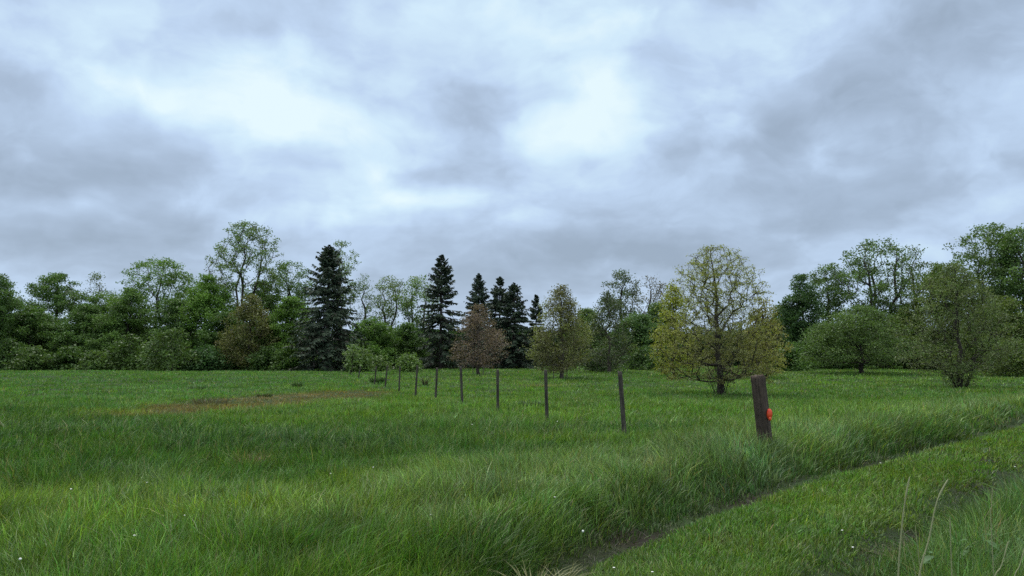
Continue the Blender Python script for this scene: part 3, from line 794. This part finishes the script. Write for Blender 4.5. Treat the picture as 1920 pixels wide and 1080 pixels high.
POSTS = [  # px base, px top, top row, distance
    (1167, 1162, 697, 15.5), (1025, 1023, 694, 19.7), (934, 933, 693, 23.8), (868, 864, 688, 28.1), (819, 819.5, 690, 32.2),
    (781.5, 782.5, 686, 36.5), (751, 750, 687, 41.2), (725.5, 726, 686, 45.5), (705.5, 706, 687, 50), (675.5, 676, 687, 58.5)]
FL = ['nearest upright fence post, second in the row after the leaning post', 'third fence post in the row counting back from the leaning post',
      'fourth fence post in the row, left of the yellow and brown oak', 'fifth fence post in the row, in front of the reddish grey oak, leaning slightly left',
      'sixth fence post in the row, before the open spruce foot', 'seventh fence post in the row counting back from the leaning post',
      'eighth fence post in the row, before the light green round shrub', 'ninth fence post in the row counting back from the leaning post',
      'tenth fence post in the row, beside a dark weed clump', 'last and farthest fence post, small at the end of the row']
for k, (pb, pt, tr_, d) in enumerate(POSTS):
    rng = np.random.RandomState(200 + k)
    xb = (pb - 960) / F * d * 1.005
    x, y = xb, d
    z0 = gz(x, y)
    xt, _, zt = at(pt, tr_, d)
    h = zt - z0
    V, f = post_mesh(h, .047 + .004 * rng.rand(), 12, rng)
    o = mesh_np('fence_post', V, f, M_POST2, smooth=False)
    o.location = (x, y, z0); o.rotation_euler = ((rng.rand() - .5) * .04, math.atan2(xt - xb, h), rng.rand() * 6)
    # lean expressed in world axes
    o.rotation_mode = 'XYZ'
    from mathutils import Euler, Matrix
    o.rotation_euler = (Matrix.Rotation(math.atan2(xt - xb, h), 3, 'Y') @ Matrix.Rotation((rng.rand() - .5) * .03, 3, 'X') @ Matrix.Rotation(rng.rand() * 6, 3, 'Z')).to_euler()
    tag(o, FL[k], 'fence post', 'thin wooden fence posts running back across the field')

# leaning corner post with its red-orange tag
rng = np.random.RandomState(99)
d = 12.6
xb = at(1437, 838, d)[0]; yb = d
zb = gz(xb, yb)
xt, _, zt = at(1421, 706, d)
h = math.hypot(zt - zb, xt - xb)
root = empty('leaning_post', (xb, yb, zb), 'thick weathered dark post leaning left with a red-orange tag, nearest in the row', 'fence post')
root.rotation_euler = (0, math.atan2(xt - xb, zt - zb), 0)
V, f = post_mesh(h, .097, 28, rng, square=True, rings=26, taper=.04)
beam = mesh_np('beam', V, f, M_POST, root)
beam.rotation_euler = (0, 0, .62)
m, nt, out = newmat('orange_plastic'); L = nt.links.new
p = N(nt, 'ShaderNodeBsdfPrincipled', i_Roughness=.4); tc = N(nt, 'ShaderNodeTexCoord'); nz = N(nt, 'ShaderNodeTexNoise', i_Scale=14.0, i_Detail=3.0)
L(tc.outputs['Object'], nz.inputs['Vector']); cr = N(nt, 'ShaderNodeValToRGB'); L(nz.outputs['Fac'], cr.inputs[0])
cr.color_ramp.elements[0].position = .35; cr.color_ramp.elements[0].color = (.75, .045, .02, 1)
cr.color_ramp.elements[1].position = .7; cr.color_ramp.elements[1].color = (.85, .12, .03, 1)
L(cr.outputs[0], p.inputs['Base Color']); L(p.outputs[0], out.inputs[0]); M_OR = m
def blobdisc(w, hgt, dep, rng, nu=18, nv=10):
    V = []
    for j in range(nv + 1):
        ph = PI * j / nv
        for k in range(nu):
            a = 2 * PI * k / nu
            q = 1 + .08 * math.sin(3 * a + 1) * math.sin(ph)
            V.append((math.sin(ph) * math.cos(a) * w * q, math.sin(ph) * math.sin(a) * dep, math.cos(ph) * hgt * (1 + .05 * math.cos(2 * a))))
    F4 = [(j * nu + k, j * nu + (k + 1) % nu, (j + 1) * nu + (k + 1) % nu, (j + 1) * nu + k) for j in range(nv) for k in range(nu)]
    return np.array(V), np.array(F4)
V, f = blobdisc(.048, .088, .034, rng)
tg = mesh_np('marker_tag', V, [f], M_OR, root, smooth=True)
tg['label'] = 'red-orange plastic tag on the side of the post'
tz = at(1437, 776, d)[2] - zb
tg.location = (.088, -.098, tz); tg.rotation_euler = (0, .12, -.5)
V, f = blobdisc(.026, .036, .026, rng)
o = mesh_np('tag_loop', V, [f], M_OR, tg, smooth=True); o.location = (.012, -.012, -.075)

# stakes round the young oaks
m, nt, out = newmat('stake_wood'); L = nt.links.new
p = N(nt, 'ShaderNodeBsdfPrincipled', i_Roughness=.9); p.inputs['Base Color'].default_value = (.09, .075, .06, 1); L(p.outputs[0], out.inputs[0]); M_ST = m
for px, tr_, d, lb in ((1038, 682, 57.5, 'thin stake left of the trunk of the yellow and brown oak'), (1063, 683, 57.5, 'thin stake right of the trunk of the yellow and brown oak'),
                   (887, 685, 64.5, 'thin stake left of the trunk of the reddish grey oak'), (906, 685, 64.5, 'thin stake right of the trunk of the reddish grey oak')):
    x, y, z = at(px, tr_, d); z0 = gz(x, y)
    V, f = post_mesh(z - z0, .035, 8, np.random.RandomState(int(px)))
    o = mesh_np('tree_stake', V, f, M_ST); o.location = (x, y, z0); tag(o, lb, 'stake', 'stakes beside the young oaks')

# ------------------------------------------------------------------ small plants on the field
def tuft(name, label, cat, px, row, n, h, r, w, c1, c2, seed, group=None, splay=.8, seg=3, z=.2):
    rng = np.random.RandomState(seed)
    x, y = gp(px, row, z); z0 = gz(x, y)
    th = rng.rand(n) * 2 * PI; rr = np.sqrt(rng.rand(n)) * r
    P = np.stack([np.cos(th) * rr, np.sin(th) * rr, ground_z(x + np.cos(th) * rr, y + np.sin(th) * rr) - z0 - .01], 1)
    ln = np.stack([np.cos(th), np.sin(th)], 1) * (splay * (.2 + rng.rand(n)))[:, None] + rng.randn(n, 2) * .15
    mf = rng.rand(n)[:, None]
    c = np.array(c1) * (1 - mf) + np.array(c2) * mf
    g = Grass(); g.add(*blades(P, h * (.5 + .6 * rng.rand(n)), w * (.7 + .6 * rng.rand(n)), ln, c, seg, rng))
    o = g.build(name, M_GRASS); o.location = (x, y, z0)
    return tag(o, label, cat, group)
WD = (.060, .11, .035)
tuft('weed_clump', 'dark leafy weed clump at the foot of the tenth fence post', 'weeds', 707, 719, 260, .55, .45, .05, WD, (.05, .095, .03), 1)
tuft('weed_clump', 'dark weed clump at the far edge of the brown dead patch, right of its middle', 'weeds', 557, 724, 110, .42, .25, .05, WD, (.05, .095, .03), 2)
tuft('weed_clump', 'grey-brown weed clump near the left end of the brown dead patch', 'weeds', 392, 748, 180, .38, .7, .03, (.12, .095, .065), (.08, .10, .045), 3)
tuft('weed_clump', 'dark weed clump on the field beyond the left end of the brown dead patch', 'weeds', 370, 727, 90, .32, .4, .06, WD, (.05, .095, .03), 4)
tuft('weed_clump', 'small brown weed clump in the middle of the brown dead patch', 'weeds', 497, 737, 100, .28, .35, .05, (.09, .075, .04), WD, 5)
tuft('weed_clump', 'low dark weed clump left of the foot of the olive green oak', 'weeds', 1116, 697, 240, .55, .9, .06, WD, (.05, .095, .03), 6)
tuft('weed_clump', 'bluish dark weed clump just left of the third fence post', 'weeds', 1000, 757, 240, .4, .5, .02, (.05, .08, .045), (.035, .06, .03), 7)
tuft('weed_clump', 'dark weed clump on the field near the seventh fence post', 'weeds', 797, 722, 60, .8, .12, .03, (.05, .06, .03), (.07, .07, .04), 8)
tuft('dry_grass_tuft', 'pale tan dry grass tuft alone in the dark sward at left', 'dry grass', 472, 856, 150, .30, .16, .012, (.30, .22, .13), (.22, .17, .09), 9)
tuft('straw_tuft', 'pale straw-coloured tuft of bent dead stems beside the near rut end', 'dry grass', 1000, 1072, 70, .34, .10, .008, (.34, .33, .16), (.22, .22, .09), 10, z=.1, splay=1.3)
tuft('straw_tuft', 'small bent straw tuft right of the larger one at the near rut end', 'dry grass', 1052, 1068, 40, .22, .10, .007, (.30, .28, .13), (.2, .2, .08), 11, z=.05, splay=1.6)
tuft('straw_tuft', 'brown dead stem tangle in the second rut below the tall stalks', 'dry grass', 1722, 1030, 130, .2, .26, .006, (.20, .165, .10), (.12, .1, .06), 12, z=.05, splay=2.2)
tuft('rush_tuft', 'grey-green coarse tuft hiding the foot of the leaning post', 'grass tuft', 1424, 846, 500, .34, .40, .012, (.085, .15, .06), (.13, .19, .085), 13, splay=.8, z=.25)


# tall dry stalks, bottom right
def stalk(label, pts, d, r, seed):
    P = [np.array(at(px, row, d)) for px, row in pts]
    base = np.array([P[0][0] * 1.0, d, 0]); base[2] = gz(base[0], d)
    P0 = P[0]; base[0] = P0[0] + (P0[0] - P[1][0]) * .6
    ctrl = [base] + P
    o0 = base.copy(); C = np.array(ctrl) - o0
    # smooth curve
    T = np.linspace(0, len(C) - 1, 22); Q = []
    for t in T:
        k = min(int(t), len(C) - 2); f = t - k
        p0 = C[max(k - 1, 0)]; p1 = C[k]; p2 = C[k + 1]; p3 = C[min(k + 2, len(C) - 1)]
        Q.append(.5 * ((2 * p1) + (-p0 + p2) * f + (2 * p0 - 5 * p1 + 4 * p2 - p3) * f * f + (-p0 + 3 * p1 - 3 * p2 + p3) * f ** 3))
    Q = np.array(Q); r *= .95; rr = np.linspace(r, r * .45, len(Q)); rr[-5:] *= 1.5; rr[-1] *= .3
    V, f = tubes(Q[:-1], Q[1:], rr[:-1], rr[1:], 6)
    nq = len(f)
    o = mesh_np('dry_stalk', V, [f], M_GRASS, None, np.tile([.36, .38, .21], (nq, 1)), smooth=True)
    o.location = o0
    tag(o, label, 'stalk', 'tall dry grass stalks in the lower right')
stalk('tallest pale dry stalk, nearly upright, left one of the tall pair in the lower right', [(1684, 1110), (1690, 1000), (1697, 940), (1706, 893)], 3.7, .0055, 1)
stalk('tall pale dry stalk bending right at its tip, right one of the tall pair', [(1720, 1110), (1742, 1010), (1757, 940), (1778, 898)], 3.7, .0055, 2)
stalk('thin short dry stalk leaning left between the tall pair', [(1728, 1100), (1722, 1040), (1716, 985)], 3.8, .003, 3)
stalk('thin upright dry stalk right of the tall pair', [(1786, 1100), (1783, 1030), (1781, 968)], 3.8, .0038, 4)
stalk('short slanting dry stalk near the bottom right corner', [(1862, 1110), (1878, 1060), (1891, 1014)], 3.7, .004, 5)
stalk('thin dry stalk rising from the rank grass right of the second rut', [(1858, 980), (1859, 950), (1861, 914)], 4.6, .0035, 6)
stalk('thin dry stalk leaning left, crossing the base of the tall pair', [(1718, 1090), (1704, 1030), (1690, 985)], 3.9, .0025, 7)
stalk('slanting dry stalk cut by the right edge of the view', [(1900, 1110), (1912, 1060), (1924, 1020)], 3.7, .0035, 8)

# broadleaf weeds lower right
def weed(label, px, row, seed, n=16, size=.09, z=.2, col=(.07, .15, .04)):
    rng = np.random.RandomState(seed)
    x, y = gp(px, row, z); z0 = gz(x, y)
    r_ = empty('broadleaf_weed', (x, y, z0), label, 'weed')
    V = []; F_ = []; nv = 0; sv = []; sf = []; ns = 0
    for k in range(n):
        a = rng.rand() * 2 * PI; h = .1 + .28 * rng.rand(); rr = .03 + .12 * rng.rand()
        c = np.array([math.cos(a) * rr, math.sin(a) * rr, h])
        v, f = tubes(np.array([[0, 0, 0.]]), c[None, :], np.array([.003]), np.array([.002]), 4); sv.append(v); sf.append(f + ns); ns += len(v)
        out_ = np.array([math.cos(a), math.sin(a), .1 - .5 * rng.rand()]); out_ /= np.linalg.norm(out_)
        sd = np.cross(out_, [0, 0, 1]); sd /= np.linalg.norm(sd); up_ = np.cross(sd, out_)
        s = size * (.6 + .7 * rng.rand())
        prof = [(0, .05), (.25, .26), (.55, .3), (.82, .17), (1, .01)]
        for t, w in prof:
            b_ = c + out_ * s * t - np.array([0, 0, .25 * s * t * t])
            V += [b_ - sd * s * w + up_ * s * w * .3, b_, b_ + sd * s * w + up_ * s * w * .3]
        for j in range(4):
            o_ = nv + j * 3
            F_ += [(o_, o_ + 1, o_ + 4, o_ + 3), (o_ + 1, o_ + 2, o_ + 5, o_ + 4)]
        nv += 15
    mesh_np('leaves', np.array(V), [np.array(F_)], M_GRASS, r_, np.tile(col, (len(F_), 1)) * (.7 + .6 * rng.rand(len(F_)))[:, None])
    q = np.concatenate(sf); mesh_np('stem', np.concatenate(sv), [q], M_GRASS, r_, np.tile([.08, .12, .04], (len(q), 1)))
weed('broad-leaved weed in the bottom right corner right of the thin upright stalk', 1836, 1050, 1)
weed('broad-leaved weed at the very right edge near the bottom', 1890, 1035, 2)
weed('broad-leaved weed beside the brown stem tangle at the bottom', 1765, 1066, 3, n=10)
weed('small dark broad-leaved weed on the mown strip at right', 1862, 866, 4, n=12, size=.07, z=.05, col=(.03, .08, .02))

# white flower heads
m, nt, out = newmat('white_petals'); L = nt.links.new
p = N(nt, 'ShaderNodeBsdfPrincipled', i_Roughness=.7); p.inputs['Base Color'].default_value = (.75, .76, .70, 1); L(p.outputs[0], out.inputs[0]); M_WH = m
FW = [(38, 1048), (133, 917), (252, 1004), (346, 966), (620, 888), (1093, 996), (1151, 1064), (1223, 1072), (1579, 994), (1599, 1026),
      (1040, 932), (700, 876), (808, 965), (1045, 790), (1780, 1068), (1903, 875), (1651, 868), (885, 796), (276, 905)]
hv, hf = blobdisc(.012, .008, .012, rng, 10, 6)
hv[:, 2] += .30
sv, sf = tubes(np.array([[0, 0, 0.]]), np.array([[0, 0, .295]]), np.array([.0015]), np.array([.0012]), 4)
fl = bpy.data.meshes.new('white_flower')
allf = [tuple(q) for q in hf] + [tuple(q + len(hv)) for q in sf]
fl.from_pydata([tuple(q) for q in np.concatenate([hv, sv])], [], allf)
fl.materials.append(M_WH); fl.materials.append(M_GRASS)
for q in fl.polygons:
    q.use_smooth = True
    if q.index >= len(hf): q.material_index = 1
for k, (px, row) in enumerate(FW):
    z = .34 if row < 1060 or px < 1000 else .2
    strip_ = px > 1100 and row > 985 or px > 1600
    z = .12 if strip_ else .34
    x, y = gp(px, row, z); z0 = gz(x, y)
    o = bpy.data.objects.new('white_flower', fl); COL.objects.link(o)
    s = (z - z0) / .30
    o.location = (x, y, z0); o.scale = (.62 + .035 * y,) * 2 + (s,)
    tag(o, 'tiny white flower head dotted in the green grass', 'flower', 'tiny white flowers scattered in the grass')

# ------------------------------------------------------------------ sky
w = bpy.data.worlds.new('World'); sc.world = w; w.use_nodes = True
nt = w.node_tree; nt.nodes.clear(); L = nt.links.new
out = N(nt, 'ShaderNodeOutputWorld'); bg = N(nt, 'ShaderNodeBackground', i_Strength=.1); L(bg.outputs[0], out.inputs[0])
SUN_EL, SUN_AZ = math.radians(56), math.radians(-24)
sky = N(nt, 'ShaderNodeTexSky', sky_type='NISHITA'); sky.sun_disc = False; sky.sun_elevation = SUN_EL; sky.sun_rotation = SUN_AZ % (2 * PI)
tc = N(nt, 'ShaderNodeTexCoord')
sp = N(nt, 'ShaderNodeSeparateXYZ'); L(tc.outputs['Generated'], sp.inputs[0])
def MA(op, a, b=None, clamp=False):
    n = N(nt, 'ShaderNodeMath', operation=op); n.use_clamp = clamp
    for k, v in enumerate((a, b)):
        if v is None: continue
        if isinstance(v, (int, float)): n.inputs[k].default_value = v
        else: L(v, n.inputs[k])
    return n.outputs[0]
# cloud-layer coordinates: where each direction meets a flat layer overhead
zc = MA('ADD', MA('MAXIMUM', sp.outputs['Z'], 0.0), .13)
cx = MA('DIVIDE', sp.outputs['X'], zc); cy = MA('DIVIDE', sp.outputs['Y'], zc)
cv = N(nt, 'ShaderNodeCombineXYZ'); L(cx, cv.inputs[0]); L(cy, cv.inputs[1])
warp = N(nt, 'ShaderNodeTexNoise', i_Scale=.9, i_Detail=3.0); L(cv.outputs[0], warp.inputs['Vector'])
wv = N(nt, 'ShaderNodeVectorMath', operation='SUBTRACT'); L(warp.outputs['Color'], wv.inputs[0]); wv.inputs[1].default_value = (.5, .5, .5)
ws = N(nt, 'ShaderNodeVectorMath', operation='SCALE'); L(wv.outputs[0], ws.inputs[0]); ws.inputs['Scale'].default_value = .9
wa = N(nt, 'ShaderNodeVectorMath', operation='ADD'); L(cv.outputs[0], wa.inputs[0]); L(ws.outputs[0], wa.inputs[1])
n1 = N(nt, 'ShaderNodeTexNoise', i_Scale=1.3, i_Detail=5.0, i_Roughness=.5); L(wa.outputs[0], n1.inputs['Vector'])
n3 = N(nt, 'ShaderNodeTexNoise', i_Scale=3.6, i_Detail=4.0, i_Roughness=.5); L(wa.outputs[0], n3.inputs['Vector'])
# large bright and dark cloud masses by bearing and slope
yc = MA('MAXIMUM', sp.outputs['Y'], .03)
uu = MA('DIVIDE', sp.outputs['X'], yc); vv = MA('DIVIDE', sp.outputs['Z'], yc)
uv = N(nt, 'ShaderNodeCombineXYZ'); L(uu, uv.inputs[0]); L(vv, uv.inputs[1])
w2 = N(nt, 'ShaderNodeTexNoise', i_Scale=5.0, i_Detail=4.0, i_Roughness=.5); L(uv.outputs[0], w2.inputs['Vector'])
w2s = N(nt, 'ShaderNodeVectorMath', operation='SUBTRACT'); L(w2.outputs['Color'], w2s.inputs[0]); w2s.inputs[1].default_value = (.5, .5, .5)
w2m = N(nt, 'ShaderNodeVectorMath', operation='MULTIPLY'); L(w2s.outputs[0], w2m.inputs[0]); w2m.inputs[1].default_value = (.26, .15, 0)
uvw = N(nt, 'ShaderNodeVectorMath', operation='ADD'); L(uv.outputs[0], uvw.inputs[0]); L(w2m.outputs[0], uvw.inputs[1])
BL = [  # px, row, half-width, half-height, tilt(deg, clockwise in view), weight
    (470, 200, 330, 85, 12, .62), (590, 215, 130, 60, 0, .25), (250, 110, 200, 60, 20, .18), (540, 70, 60, 40, 40, .16), (620, 20, 260, 50, 0, .14),
    (950, 60, 190, 100, 0, .24), (1110, 130, 70, 190, 22, .46), (1080, 250, 80, 40, 10, .2), (760, 378, 150, 34, 5, .52), (640, 400, 220, 30, 0, .2), (1120, 372, 110, 32, -20, .18), (1010, 320, 130, 40, -10, -.12), (1240, 300, 90, 60, 0, -.08),
    (1480, 90, 130, 60, -30, .12), (90, 375, 170, 28, 5, .16), (1300, 140, 180, 120, 0, .12), (1850, 400, 150, 16, 0, .12), (1560, 330, 120, 22, -20, .10),
    (390, 65, 190, 45, 10, -.14), (850, 220, 150, 95, 10, -.34), (660, 120, 110, 45, 0, -.06), (900, 350, 120, 50, 10, -.16), (1720, 150, 280, 90, -25, -.30), (1560, 215, 130, 40, -25, -.14), (1840, 60, 160, 90, 0, -.12),
    (110, 325, 210, 34, 8, -.28), (400, 300, 300, 60, 0, -.10), (30, 120, 110, 160, 0, -.16), (1400, 362, 130, 34, -10, -.30), (1440, 410, 120, 40, 0, -.16), (1130, 462, 230, 32, 4, -.30), (860, 490, 200, 30, 0, -.16),
    (1760, 385, 220, 30, -12, -.26), (120, 430, 260, 30, 4, -.22), (330, 450, 300, 40, 0, -.12), (1730, 300, 150, 26, -14, -.14), (1300, 520, 300, 50, 0, -.14), (500, 520, 500, 40, 0, -.10), (1290, 240, 120, 50, -30, -.06)]
acc = MA('ADD', .45, 0.0)
for (px, row, rx, ry, tilt, wt) in BL:
    x, y, z = ray(px, row); u0, v0 = x / y, z / y
    mp = N(nt, 'ShaderNodeMapping', vector_type='TEXTURE')
    mp.inputs['Location'].default_value = (u0, v0, 0); mp.inputs['Rotation'].default_value = (0, 0, math.radians(-tilt)); mp.inputs['Scale'].default_value = (rx / F * 1.25, ry / F * 1.25, 1)
    L(uvw.outputs[0], mp.inputs[0])
    ln = N(nt, 'ShaderNodeVectorMath', operation='DOT_PRODUCT'); L(mp.outputs[0], ln.inputs[0]); L(mp.outputs[0], ln.inputs[1])
    g = MA('EXPONENT', MA('MULTIPLY', ln.outputs['Value'], -1.0))
    acc = MA('ADD', acc, MA('MULTIPLY', g, wt * .80))
dv = N(nt, 'ShaderNodeMapping'); dv.inputs['Scale'].default_value = (1, 1, 2.1); dv.inputs['Rotation'].default_value = (0, .12, 0); L(tc.outputs['Generated'], dv.inputs[0])
dw = N(nt, 'ShaderNodeVectorMath', operation='MULTIPLY_ADD'); L(w2s.outputs[0], dw.inputs[0]); dw.inputs[1].default_value = (.22, .22, .22); L(dv.outputs[0], dw.inputs[2])
n4 = N(nt, 'ShaderNodeTexNoise', i_Scale=5.4, i_Detail=6.0, i_Roughness=.5); L(dw.outputs[0], n4.inputs['Vector'])
n5 = N(nt, 'ShaderNodeTexNoise', i_Scale=13.0, i_Detail=5.0, i_Roughness=.52); L(dw.outputs[0], n5.inputs['Vector'])
tot = MA('ADD', acc, MA('MULTIPLY', MA('SUBTRACT', n1.outputs['Fac'], .5), .15))
sh = N(nt, 'ShaderNodeMapRange', interpolation_type='SMOOTHSTEP'); sh.inputs[1].default_value = .36; sh.inputs[2].default_value = .64; sh.inputs[3].default_value = -.11; sh.inputs[4].default_value = .11
L(n4.outputs['Fac'], sh.inputs[0])
tot = MA('ADD', tot, sh.outputs[0])
tot = MA('ADD', tot, MA('MULTIPLY', MA('SUBTRACT', n4.outputs['Fac'], .5), .30))
tot = MA('ADD', tot, MA('MULTIPLY', MA('SUBTRACT', n5.outputs['Fac'], .5), .42))
tot = MA('ADD', tot, MA('MULTIPLY', MA('SUBTRACT', n3.outputs['Fac'], .5), .22))
cr = N(nt, 'ShaderNodeValToRGB'); L(tot, cr.inputs[0])
E = cr.color_ramp.elements
E[0].position = 0.0; E[0].color = (.325, .412, .530, 1)
E[1].position = 1.0; E[1].color = (.80, .955, 1.0, 1)
for pz, c in ((.25, (.412, .522, .680)), (.5, (.525, .672, .880)), (.75, (.650, .835, .975))):
    e = E.new(pz); e.color = (*c, 1)
# an overcast vault is two to three times brighter overhead than near the horizon
zen = N(nt, 'ShaderNodeMapRange'); zen.inputs[1].default_value = .48; zen.inputs[2].default_value = .95; zen.inputs[3].default_value = 7.6; zen.inputs[4].default_value = 24.0
L(sp.outputs['Z'], zen.inputs[0])
zn = N(nt, 'ShaderNodeMapRange'); zn.inputs[1].default_value = .46; zn.inputs[2].default_value = .8; L(sp.outputs['Z'], zn.inputs[0])
neu = N(nt, 'ShaderNodeMix', data_type='RGBA'); L(zn.outputs[0], neu.inputs[0]); L(cr.outputs[0], neu.inputs[6]); neu.inputs[7].default_value = (.68, .69, .68, 1)
x10 = N(nt, 'ShaderNodeVectorMath', operation='SCALE'); L(neu.outputs[2], x10.inputs[0]); L(zen.outputs[0], x10.inputs['Scale'])
mx = N(nt, 'ShaderNodeMix', data_type='RGBA'); mx.inputs[0].default_value = .95
L(sky.outputs[0], mx.inputs[6]); L(x10.outputs[0], mx.inputs[7]); L(mx.outputs[2], bg.inputs['Color'])

sl = bpy.data.lights.new('sun', 'SUN'); sl.energy = 1.4; sl.angle = math.radians(28); sl.color = (1, .97, .92)
so = bpy.data.objects.new('sun', sl); COL.objects.link(so)
sd = Vector((math.sin(SUN_AZ) * math.cos(SUN_EL), math.cos(SUN_AZ) * math.cos(SUN_EL), math.sin(SUN_EL)))
so.rotation_euler = (-sd).to_track_quat('-Z', 'Y').to_euler(); so.location = (0, 0, 60)

# ------------------------------------------------------------------ render
vs = sc.view_settings
vs.view_transform = 'Standard'; vs.look = 'None'; vs.exposure = .4; vs.gamma = 1; vs.use_curve_mapping = False
sc.render.engine = 'CYCLES'
cy_ = sc.cycles
cy_.use_denoising = False
cy_.max_bounces = 8; cy_.diffuse_bounces = 4; cy_.transmission_bounces = 4; cy_.transparent_max_bounces = 4
cy_.use_adaptive_sampling = True; cy_.adaptive_threshold = .012
